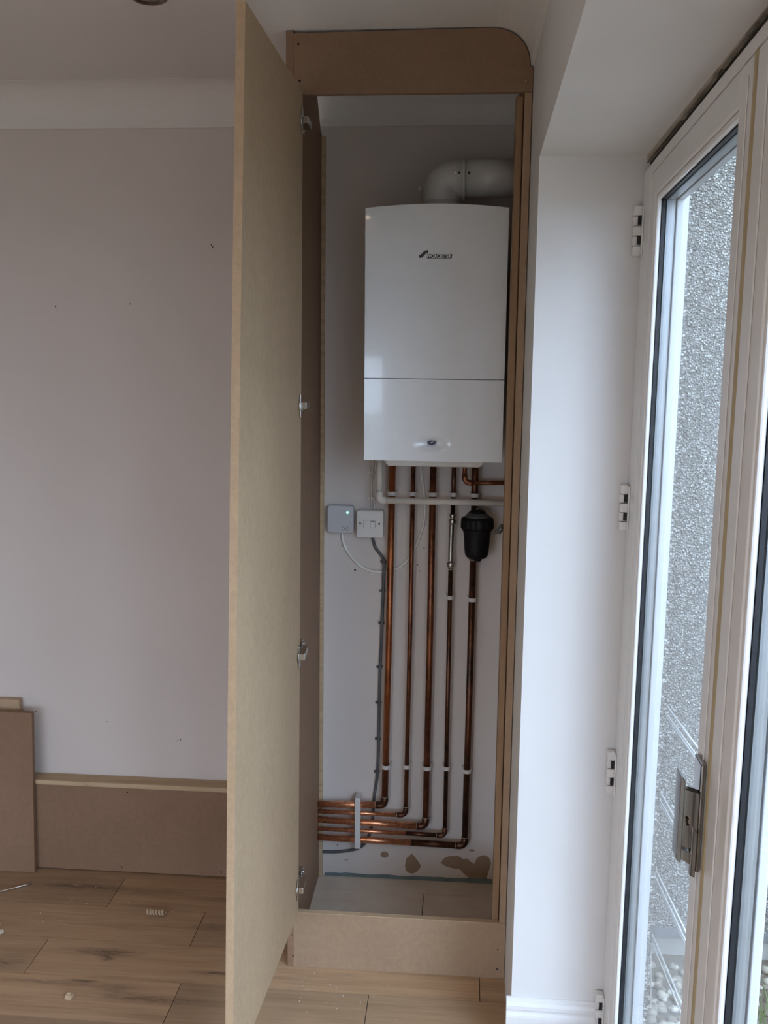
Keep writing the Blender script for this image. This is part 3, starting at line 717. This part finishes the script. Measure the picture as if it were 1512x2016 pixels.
# fifth: broken by the black filter
x2, hl, hr, r = .0416, .1592, .1538, .011
p = pipe_thing('fifth and rightmost long upright copper pipe, dark, running down from the black filter', loc=(x2, PY, hr))
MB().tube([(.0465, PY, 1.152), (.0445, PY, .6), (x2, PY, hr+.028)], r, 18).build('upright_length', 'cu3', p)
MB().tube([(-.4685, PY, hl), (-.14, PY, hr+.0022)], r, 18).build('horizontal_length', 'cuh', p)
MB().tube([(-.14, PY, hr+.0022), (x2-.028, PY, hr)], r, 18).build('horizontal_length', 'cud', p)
e = [(x2-.030, PY, hr), (x2-.018, PY, hr)]+[(x2-.018+.018*math.sin(a*.2618), PY, hr+.018-.018*math.cos(a*.2618)) for a in range(1, 7)]+[(x2, PY, hr+.032)]
MB().tube(e, r+.0013, 18).build('elbow', 'cud', p)
for a, c in (((x2-.0315, PY, hr), (x2-.0295, PY, hr)), ((x2, PY, hr+.031), (x2, PY, hr+.0335))): MB().tube([a, c], r+.0020, 18).build('solder_ring', 'solder', p)
p = pipe_thing('short thick copper pipe dropping from the boiler into the top of the black filter', loc=(.0462, PY, 1.30))
MB().tube([(.0468, PY, 1.49), (.0462, PY, 1.300)], r, 18).build('upright_length', 'cu3', p)
# gas pipe elbowing right
gy = D-.066
p = pipe_thing('copper pipe under the boiler that bends sharply right behind the timber', loc=(.012, gy, 1.406))
MB().tube([(.0125, gy, 1.49), (.0130, gy, 1.425)], .0075, 18).build('upright_length', 'cu2', p)
MB().tube([(.0130, gy, 1.430)]+[(.031-.018*math.cos(a*.2618), gy, 1.424-.018*math.sin(a*.2618)) for a in range(0, 7)]+[(.040, gy, 1.406)], .0092, 18).build('elbow', 'cu2', p)
MB().tube([(.036, gy, 1.406), (.1395, gy, 1.4085)], .0075, 18).build('horizontal_length', 'cu2', p)
# white overflow pipe
oy = D-.078
p = thing('overflow_pipe', (-.2565, oy, 1.345), 'white plastic overflow pipe running across the tops of the copper pipes', 'pipe')
MB().tube([(-.2572, oy, 1.492), (-.2570, oy, 1.372)], .0105, 20).build('upright_length', 'pvc', p)
MB().tube([(-.2570, oy, 1.376), (-.2568, oy, 1.358)]+[(-.2568+.012*(1-math.cos(a*.2618)), oy, 1.358-.012*math.sin(a*.2618)) for a in range(1, 7)]+[(-.236, oy, 1.346)], .0125, 20).build('elbow', 'pvc', p)
MB().tube([(-.238, oy, 1.346), (.1395, oy, 1.3445)], .0105, 20).build('horizontal_length', 'pvc', p)

# ------------------------------------------------------------------ filling loop, filter
p = thing('filling_loop', (-.024, PY-.002, 1.12), 'silver braided filling loop with hexagonal nuts in the fourth pipe', 'hose')
t = NT('braided_steel'); pp = t.pos(); wv = t.n('ShaderNodeTexWave', wave_type='BANDS', bands_direction='Z'); wv.inputs['Scale'].default_value = 120; wv.inputs['Distortion'].default_value = 2; t.l(pp, wv.inputs['Vector'])
t.col(t.ramp(wv.outputs['Fac'], [(0, (.34, .34, .35)), (1, (.80, .80, .80))])); t.set(.22, 1.); t.bump(wv.outputs['Fac'], .4, .0008); M['braid'] = t.m
yf = PY-.004
MB().tube([(-.0228, yf, 1.268), (-.0250, yf, 1.262), (-.0262, yf, 1.2), (-.0262, yf, 1.148), (-.0258, yf, 1.142)], [.007, .0088, .0086, .0088, .007], 18).build('braided_hose', 'braid', p)
for z0_, z1_, rr in ((1.268, 1.284, .0125), (1.290, 1.301, .0105), (1.125, 1.142, .0125), (1.116, 1.122, .0100)):
    xx = -.0228 if z0_ > 1.2 else -.0258
    MB().lathe([(rr*.86, z0_), (rr, z0_+.002), (rr, z1_-.002), (rr*.86, z1_)], (xx, yf, 0), seg=6).build('nut', 'nickel', p)
MB().lathe([(.008, 1.282), (.008, 1.296)], (-.0228, yf, 0), seg=16).build('valve_body', 'nickel', p)
fx, fy = .0560, D-.082
p = thing('system_filter', (fx, fy, 1.16), 'black cup-shaped heating filter hanging between the last copper pipe and the batten', 'filter')
MB().lathe([(.018, 1.165), (.030, 1.168), (.0370, 1.178), (.0395, 1.20), (.0415, 1.235), (.0440, 1.252), (.0490, 1.262)], (fx, fy, 0), seg=48).build('canister', 'black', p)
MB().lathe([(.0490, 1.262), (.0525, 1.264), (.0528, 1.272), (.0518, 1.292), (.0490, 1.297), (.040, 1.300)], (fx, fy, 0), seg=96, flute=12, fl=(1, 3)).build('locking_ring', 'black', p)
MB().lathe([(.040, 1.300), (.037, 1.306), (.030, 1.309), (.030, 1.3135)], (fx, fy, 0), seg=40).build('lid', flat('filter_grey_lid', (.07, .07, .07), .4), p)
MB().lathe([(.024, 1.3137), (.025, 1.316), (.022, 1.320), (.016, 1.3215)], (fx, fy, 0), seg=30).build('air_vent_cap', 'black', p)
MB().lathe([(.0075, 1.3216), (.0078, 1.326), (.004, 1.329)], (fx, fy, 0), seg=6).build('vent_screw', 'chrome', p)
MB().lathe([(.011, 1.157), (.012, 1.160), (.012, 1.1645)], (fx+.004, fy, 0), seg=24).build('drain_plug', 'black', p)
q = MB(); q.tube([(fx-.02, fy+.01, 1.172), (fx-.0235, fy+.012, 1.163), (fx-.018, fy+.02, 1.156), (.0465, PY-.014, 1.153)], .0022, 10); q.lathe([(.0135, 1.148), (.0145, 1.150), (.0145, 1.157), (.0135, 1.159)], (.0465, PY, 0), seg=6); q.build('lower_union', 'nickel', p)
q = MB(); q.box(fx-.022, fx+.018, PY-.010, PY+.012, 1.165, 1.29); q.build('manifold', 'black', p, bevel=.004)

# ------------------------------------------------------------------ pipe clips
def make_clip(r, label, loc):
    x, y_, z = loc; c = thing('pipe_clip', loc, label, 'pipe clip', 'white pipe clips on the back wall')
    b = MB(); n = 14; ri, ro = r+.0006, r+.0036; h = .0065
    prof = [(ro*math.cos(a), ro*math.sin(a)) for a in [math.pi*(-.0)+math.pi*1.0*k/n+math.pi for k in range(n+1)]]
    inn = [(ri*math.cos(a), ri*math.sin(a)) for a in [math.pi+math.pi*k/n for k in range(n+1)]]
    poly = [(x+px, y_+py, z-h) for px, py in prof]+[(x+ro, y_+.014, z-h), (x+ri, y_+.014, z-h)]+[(x+px, y_+py, z-h) for px, py in inn[::-1]]+[(x-ri, y_+.014, z-h), (x-ro, y_+.014, z-h)]
    b.prism(poly, (0, 0, 2*h)); b.build('collar', 'clip', c, bevel=.0005)
    b = MB(); b.box(x-ro-.003, x+ro+.003, y_+r+.0015, D-.0005, z-h, z+h); b.build('base', 'clip', c, bevel=.001); return c
big = make_clip(.011, 'white plastic clip low on the first, leftmost upright copper pipe', (-.2302, PY, .4276))
small = make_clip(.0075, 'white plastic clip low on the second, thin upright copper pipe', (-.1600, PY, .4307))
dup(big, (-.0917, PY, .4302), 'white plastic clip low on the third, middle upright copper pipe')
dup(small, (-.0262, PY, .4315), 'white plastic clip low on the fourth upright pipe')
dup(big, (.0434, PY, .4254), 'white plastic clip low on the fifth, rightmost upright pipe')
dup(small, (-.0259, PY, 1.023), 'white plastic clip on the fourth pipe just below the filling loop')
dup(big, (.0465, PY, 1.0182), 'white plastic clip on the fifth pipe just below the black filter')
for kind, x, nm in ((big, -.2201, 'first, leftmost'), (small, -.1530, 'second'), (big, -.0884, 'third, middle'), (small, -.0218, 'fourth'), (big, .0464, 'fifth, rightmost')):
    dup(kind, (x, PY, 1.363), 'white clip under the boiler on the %s pipe, just above the overflow pipe' % nm)
# five-way clip strip
b = MB(); b.box(-.3345, -.3150, D-.052, D-.0475, .132, .316); zz = [.2832, .2546, .2218, .1896, .1569]
b.box(-.3345, -.3150, D-.0475, D-.0005, .298, .316)
for a, c in ((.132, .1445), (.1692, .1805), (.1985, .2092), (.2345, .2455), (.2636, .2705)): b.box(-.3345, -.3150, D-.0475, D-.0005, a, c)
tag(b.build('multi_pipe_clip', 'clip', bevel=.0012), 'upright white clip strip holding the five horizontal copper pipes', 'pipe clip')

# ------------------------------------------------------------------ electrics
def rbox(mb, x0, x1, z0, z1, y0, y1, r, n=5):
    pts = []
    for cx, cz, a0 in ((x1-r, z1-r, 0), (x0+r, z1-r, 90), (x0+r, z0+r, 180), (x1-r, z0+r, 270)):
        for k in range(n+1):
            a = math.radians(a0+90*k/n); pts.append((cx+r*math.cos(a), y0, cz+r*math.sin(a)))
    mb.prism(pts, (0, y1-y0, 0)); return mb
cx = thing('heating_control_box', (-.386, D, 1.225), 'square pale grey heating receiver with green light and two round buttons', 'control box')
rbox(MB(), -.4325, -.3450, 1.2265, 1.3180, D-.029, D-.0005, .010).build('housing', 'ctl', cx, bevel=.004)
fyy = D-.0292
MB().lathe([(.0032, 0), (.0030, -.0008), (.001, -.0012)], (-.3655, fyy, 1.2955), 'y', 20).build('indicator_light', 'led', cx)
for x in (-.3790, -.3655):
    q = MB(); q.tube([(x+.0050*math.cos(a*.2618), fyy-.0002, 1.2410+.0050*math.sin(a*.2618)) for a in range(24)], .0006, 6, True)
    q.build('button_ring', 'ink', cx)
q = MB()
q.tube([(-.3790+.0026*math.cos(a), fyy-.0002, 1.2490+.0026*math.sin(a)) for a in [math.pi*k/8 for k in range(9)]], .0006, 6)
q.box(-.3682, -.3628, fyy-.0006, fyy, 1.2492, 1.2502); q.box(-.3672, -.3638, fyy-.0006, fyy, 1.2512, 1.2520); q.build('button_symbol', 'ink', cx)
sw = thing('fused_switch', (-.290, D, 1.216), 'square white fused switch with two screws beside the leftmost copper pipe', 'switch')
rbox(MB(), -.3325, -.2480, 1.2175, 1.3050, D-.033, D-.0005, .003).build('back_box', 'plate', sw, bevel=.001)
rbox(MB(), -.3335, -.2472, 1.2160, 1.3035, D-.040, D-.0332, .003).build('face_plate', 'plate', sw, bevel=.0015)
fs = D-.0402
for x in (-.3222, -.2602):
    MB().lathe([(.0036, 0), (.0034, -.0010), (.001, -.0016)], (x, fs, 1.2625), 'y', 16).build('screw', 'chrome', sw)
rbox(MB(), -.3112, -.2955, 1.2500, 1.2730, fs-.0006, fs, .001).build('fuse_carrier', 'plate', sw)
q = MB(); 
for a in (((-.3112, 1.250), (-.3112, 1.273)), ((-.3112, 1.273), (-.2955, 1.273))): q.tube([(a[0][0], fs-.0006, a[0][1]), (a[1][0], fs-.0006, a[1][1])], .00045, 6)
q.build('fuse_outline', 'ink', sw)
rbox(MB(), -.2890, -.2740, 1.2485, 1.2720, fs-.0025, fs, .001).build('rocker', 'plate', sw, bevel=.0005)
q = MB(); q.tube([(-.2893, fs-.0004, 1.2482), (-.2737, fs-.0004, 1.2482), (-.2737, fs-.0004, 1.2723), (-.2893, fs-.0004, 1.2723)], .0005, 6, True); q.box(-.2865, -.2765, fs-.0028, fs-.0024, 1.2698, 1.2716); q.build('rocker_outline', 'ink', sw)
# cables
gc = [(-.2862, 1.219), (-.2810, 1.197), (-.2741, 1.1757), (-.2560, 1.153), (-.2485, 1.1421), (-.2447, 1.1200), (-.2465, 1.0800), (-.2472, 1.0317), (-.2495, .9656), (-.2525, .8500), (-.2555, .7600), (-.2575, .6424), (-.2582, .5135), (-.2610, .4000), (-.2670, .3400), (-.272, .300)]
gc2 = [(-.272, .300), (-.2755, .2408), (-.2790, .200), (-.2870, .165), (-.297, .140), (-.3098, .1221), (-.330, .1090), (-.3542, .1015), (-.40, .0935), (-.460, .0905)]
q = MB(); q.tube(curve([(x, D-(.0150 if 1.06 < z < 1.15 else .008), z) for x, z in gc[:-1]+gc2], 5), .0050, 12); tag(q.build('grey_cable', 'cable_grey'), 'dark grey cable from the switch down beside the leftmost copper pipe', 'cable')
wc = [(-.3858, 1.226), (-.3845, 1.205), (-.3772, 1.1782), (-.3600, 1.150), (-.3414, 1.1276), (-.3160, 1.108), (-.2904, 1.098), (-.2620, 1.0955), (-.2362, 1.0977), (-.2150, 1.1035), (-.1976, 1.1109), (-.1800, 1.125), (-.1644, 1.1443), (-.1460, 1.178), (-.1318, 1.210), (-.1210, 1.245), (-.1145, 1.2781), (-.1140, 1.31), (-.1155, 1.337), (-.1180, 1.365), (-.1213, 1.3871), (-.128, 1.43), (-.134, 1.490)]
q = MB(); q.tube(curve([(x, D-.0050, z) for x, z in wc], 5), .0042, 12); tag(q.build('white_cable', 'cable_white'), 'white cable looping from the grey control box up to the boiler', 'cable')
for dx in (-.0045, .0045):
    q = MB(); q.tube(curve([(-.2835+dx, D-.006, 1.300), (-.2850+dx*.8, D-.006, 1.34), (-.2857+dx*.7, D-.006, 1.3754), (-.2850+dx*.7, D-.006, 1.42), (-.2810+dx, D-.007, 1.4500), (-.2764+dx, D-.012, 1.500)], 5), .0026, 10)
    tag(q.build('white_cable', 'cable_white'), '%s of the two thin white cables rising from the switch to the boiler' % ('left' if dx < 0 else 'right'), 'cable')
# cable clips
def cclip(x, z, mat, label, grp, ang=0, r=.0056, off_=.008, name='cable_clip'):
    q = MB(); ca, sa = math.cos(ang), math.sin(ang)
    n = 10; ro, ri = r+.0018, r+.0004; h = .0035
    prof = [(ro*math.cos(math.pi+math.pi*k/n), ro*math.sin(math.pi+math.pi*k/n)) for k in range(n+1)]; inn = [(ri*math.cos(math.pi+math.pi*k/n), ri*math.sin(math.pi+math.pi*k/n)) for k in range(n+1)]
    y0 = D-off_; back = off_-.0005
    poly = [(px, y0+py) for px, py in prof]+[(ro, y0+back), (ri, y0+back)]+[(px, y0+py) for px, py in inn[::-1]]+[(-ri, y0+back), (-ro, y0+back)]
    q.prism([(px, py, -h) for px, py in poly], (0, 0, 2*h))
    q.box(-ro-.006, -ro, D-.006, D-.0005, -h, h)
    q.tube([(-ro-.003, D-.006, 0), (-ro-.003, D-.009, 0)], .0016, 8)
    for v in q.bm.verts:
        a, c = v.co.x, v.co.z; v.co.x = a*ca-c*sa+x; v.co.z = a*sa+c*ca+z
    tag(q.build(name, mat), label, 'cable clip', grp)
gl = ['grey clip at the bend of the grey cable just below the switch', 'grey clip on the grey cable, second down from the switch', 'grey clip on the grey cable, third down from the switch',
      'grey clip halfway down the grey cable, fourth below the switch', 'grey clip on the grey cable, third up from its foot', 'grey clip on the grey cable, second up from its foot', 'lowest grey clip on the grey cable near the low white pipe clips']
for (x, z), la in zip(((-.2452, 1.130), (-.2474, 1.0317), (-.2505, .9217), (-.2553, .7678), (-.2575, .6424), (-.2582, .5135), (-.2612, .3941)), gl): cclip(x, z, 'cable_grey', la, 'grey clips down the grey cable', off_=.0150 if z > 1.1 else .008)
wl = [('just below the grey control box', -.3768, 1.1775, .6), ('at the bottom of its loop', -.2840, 1.0970, 1.45), ('right of the leftmost copper pipe', -.1893, 1.1165, 2.2), ('between second and third copper pipes, low', -.1190, 1.2500, 2.9), ('between second and third copper pipes, above the overflow pipe', -.1197, 1.3830, 3.3)]
for la, x, z, a in wl: cclip(x, z, 'cable_white', 'small clip on the white cable, '+la, 'white clips on the white cable', a, .0045, .0050)
for la, z in (('lower', 1.3417), ('upper', 1.4255)): cclip(-.2856, z, 'cable_white', '%s small white clip on the twin white cables above the switch' % la, 'white clips on the white cable', 0, .0064, .006)

# ------------------------------------------------------------------ pipe boxing at the foot of the back wall
bxp = thing('pipe_boxing', (-1.6, 3.09, 0), 'low brown MDF boxing with a pale timber ledge along the back wall', 'boxing')
bf_ = MB().box(XL+.01, -.4835, 3.0622, 3.080, .005, .3185).build('front_panel', 'mdf_brown', bxp, bevel=.0006)
MB().box(XL+.01, -.4835, 3.0575, D-.001, .3190, .3354).build('top_ledge', 'pine_x', bxp, bevel=.001)
for x, z in ((-1.125, .302), (-1.155, .022), (-.80, .022)):
    MB().lathe([(.0028, 0), (.0028, -.0006), (.001, -.001)], (x, 3.062, z), 'y', 10).build('screw', 'screw', bxp)
# leaning MDF sheet and timber offcut
def lean(x0, x1, y0, z0, y1, z1, th):
    b = MB(); d = Vector((0, y1-y0, z1-z0)).normalized(); nrm = Vector((0, d.z, -d.y))*th
    P = [Vector((x0, y0, z0)), Vector((x1, y0, z0)), Vector((x1, y0, z0))+nrm, Vector((x0, y0, z0))+nrm]; Q = [p+Vector((0, y1-y0, z1-z0)) for p in P]
    b.hexa(P+Q); return b
b = lean(-2.05, -1.4575, 3.030, .0015, 3.0450, .583, .018)
for v in b.bm.verts:
    if v.co.x > -1.5: v.co.x += .012*v.co.z/.57
tag(b.build('mdf_sheet', 'mdf_brown', bevel=.0008), 'large brown MDF sheet standing on the floor against the low boxing at left', 'board')
tag(MB().box(-2.0, -1.510, 3.0905, 3.1170, .3358, .610).build('timber_offcut', 'mdf_edge', bevel=.002), 'pale board offcut on the ledge, peeping above the leaning MDF sheet', 'board')

# ------------------------------------------------------------------ litter on the floor
b = MB(); p0, p1 = Vector((-1.640, 2.816, .004)), Vector((-1.4348, 2.9597, .004)); dd = (p1-p0).normalized()
b.tube([p0, p1-dd*.045, p1-dd*.042, p1-dd*.004, p1], [.0028, .0028, .0036, .0034, .0016], 10)
tag(b.build('drill_bit', 'nickel'), 'thin dark metal drill bit lying on the floor by the leaning MDF sheet', 'tool')
b = MB(); pts = []
for k in range(90):
    a = k*.42; pts.append((-.984+.058*k/89, 2.818+.010*math.cos(a), .0115+.0095*math.sin(a)))
rows_ = []
for p in pts: rows_.append((b.bm.verts.new((p[0]-.0035, p[1], p[2])), b.bm.verts.new((p[0]+.0035, p[1], p[2])), b.bm.verts.new((p[0]+.0035, p[1]*1, p[2]+.0008)), b.bm.verts.new((p[0]-.0035, p[1], p[2]+.0008))))
for A, B in zip(rows_, rows_[1:]):
    for j in range(4): b.bm.faces.new([A[j], A[(j+1) % 4], B[(j+1) % 4], B[j]])
tag(b.build('wood_shaving', 'shaving', smooth=True), 'curled pale wood shaving on the floor left of the open cupboard door', 'wood shaving')
b = MB(); b.prism([(-1.083, 2.39, .0004), (-1.062, 2.386, .0004), (-1.058, 2.40, .0004), (-1.072, 2.408, .0004)], (.003, .002, .013)); b.prism([(-1.074, 2.392, .0004), (-1.060, 2.394, .0004), (-1.062, 2.404, .0004)], (-.004, .002, .018))
tag(b.build('wood_chip', 'shaving', bevel=.0008), 'small pale wood chip on the floorboards nearest the camera at left', 'wood chip')
b = MB(); b.ball((-1.412, 2.668, .009), .012, 2, (1, .8, .72)); b.ball((-1.405, 2.676, .007), .009, 1, (1, 1, .75))
tag(b.build('plaster_lump', 'crumb'), 'pale plaster lump on the floor at the left edge below the drill bit', 'rubble')
b = MB()
cr_ = [(-1.2869,2.9709),(-1.2657,2.8847),(-1.2441,2.896),(-1.3936,2.7827),(-1.332,2.7974),(-1.2676,2.8391),(-1.2237,2.7421),(-1.2421,2.7459),(-1.3541,2.7635),(-1.0695,2.8854),(-.907,2.8443),(-1.262,2.878),(-1.275,2.89),(-1.15,2.99),(-1.20,2.99),(-1.02,2.56),(-1.24,2.62),(-1.10,2.43),(-1.36,2.35),(-1.28,2.86),(-.99,2.8)]
for i in range(26): cr_.append((-1.3+random.gauss(0, .14), 2.8+random.gauss(0, .09)))
for i in range(46): cr_.append((-.40+random.random()**2*.5, 3.09-random.random()**1.5*.40))
for i in range(46): cr_.append((-.46+abs(random.gauss(0, .16)), 2.50+random.gauss(0, .055)))
for x, y_ in cr_:
    if y_ > 3.045 and x < -.46: continue
    if CF-.005 < y_ < CF+.022 or x < -1.45: continue
    if x > .10 or abs(x+.457) < .025 : continue
    r = random.uniform(.0008, .0021); b.ball((x, y_, r*.6), r, 1, (1, random.uniform(.6, 1), .7))
tag(b.build('plaster_crumbs', 'crumb'), 'pale crumbs of plaster and dust scattered over the floorboards', 'debris', kind='stuff')

# ------------------------------------------------------------------ daylight portals in the glazed openings
def portal(name, loc, rot, sx_, sy_):
    L = bpy.data.lights.new(name, 'AREA'); L.shape = 'RECTANGLE'; L.size = sx_; L.size_y = sy_; L.cycles.is_portal = True
    o = bpy.data.objects.new(name, L); COL.objects.link(o); o.location = loc; o.rotation_euler = rot
c0 = RW((SEND/2, OUT+.02, 1.12))
portal('fill_window_portal', ((wx0+wx1)/2, YB-.15, (wz0+wz1)/2), (math.radians(90), 0, 0), wx1-wx0, wz1-wz0)
portal('daylight_portal', c0, (0, math.radians(90), -RA), 2.25, SEND)
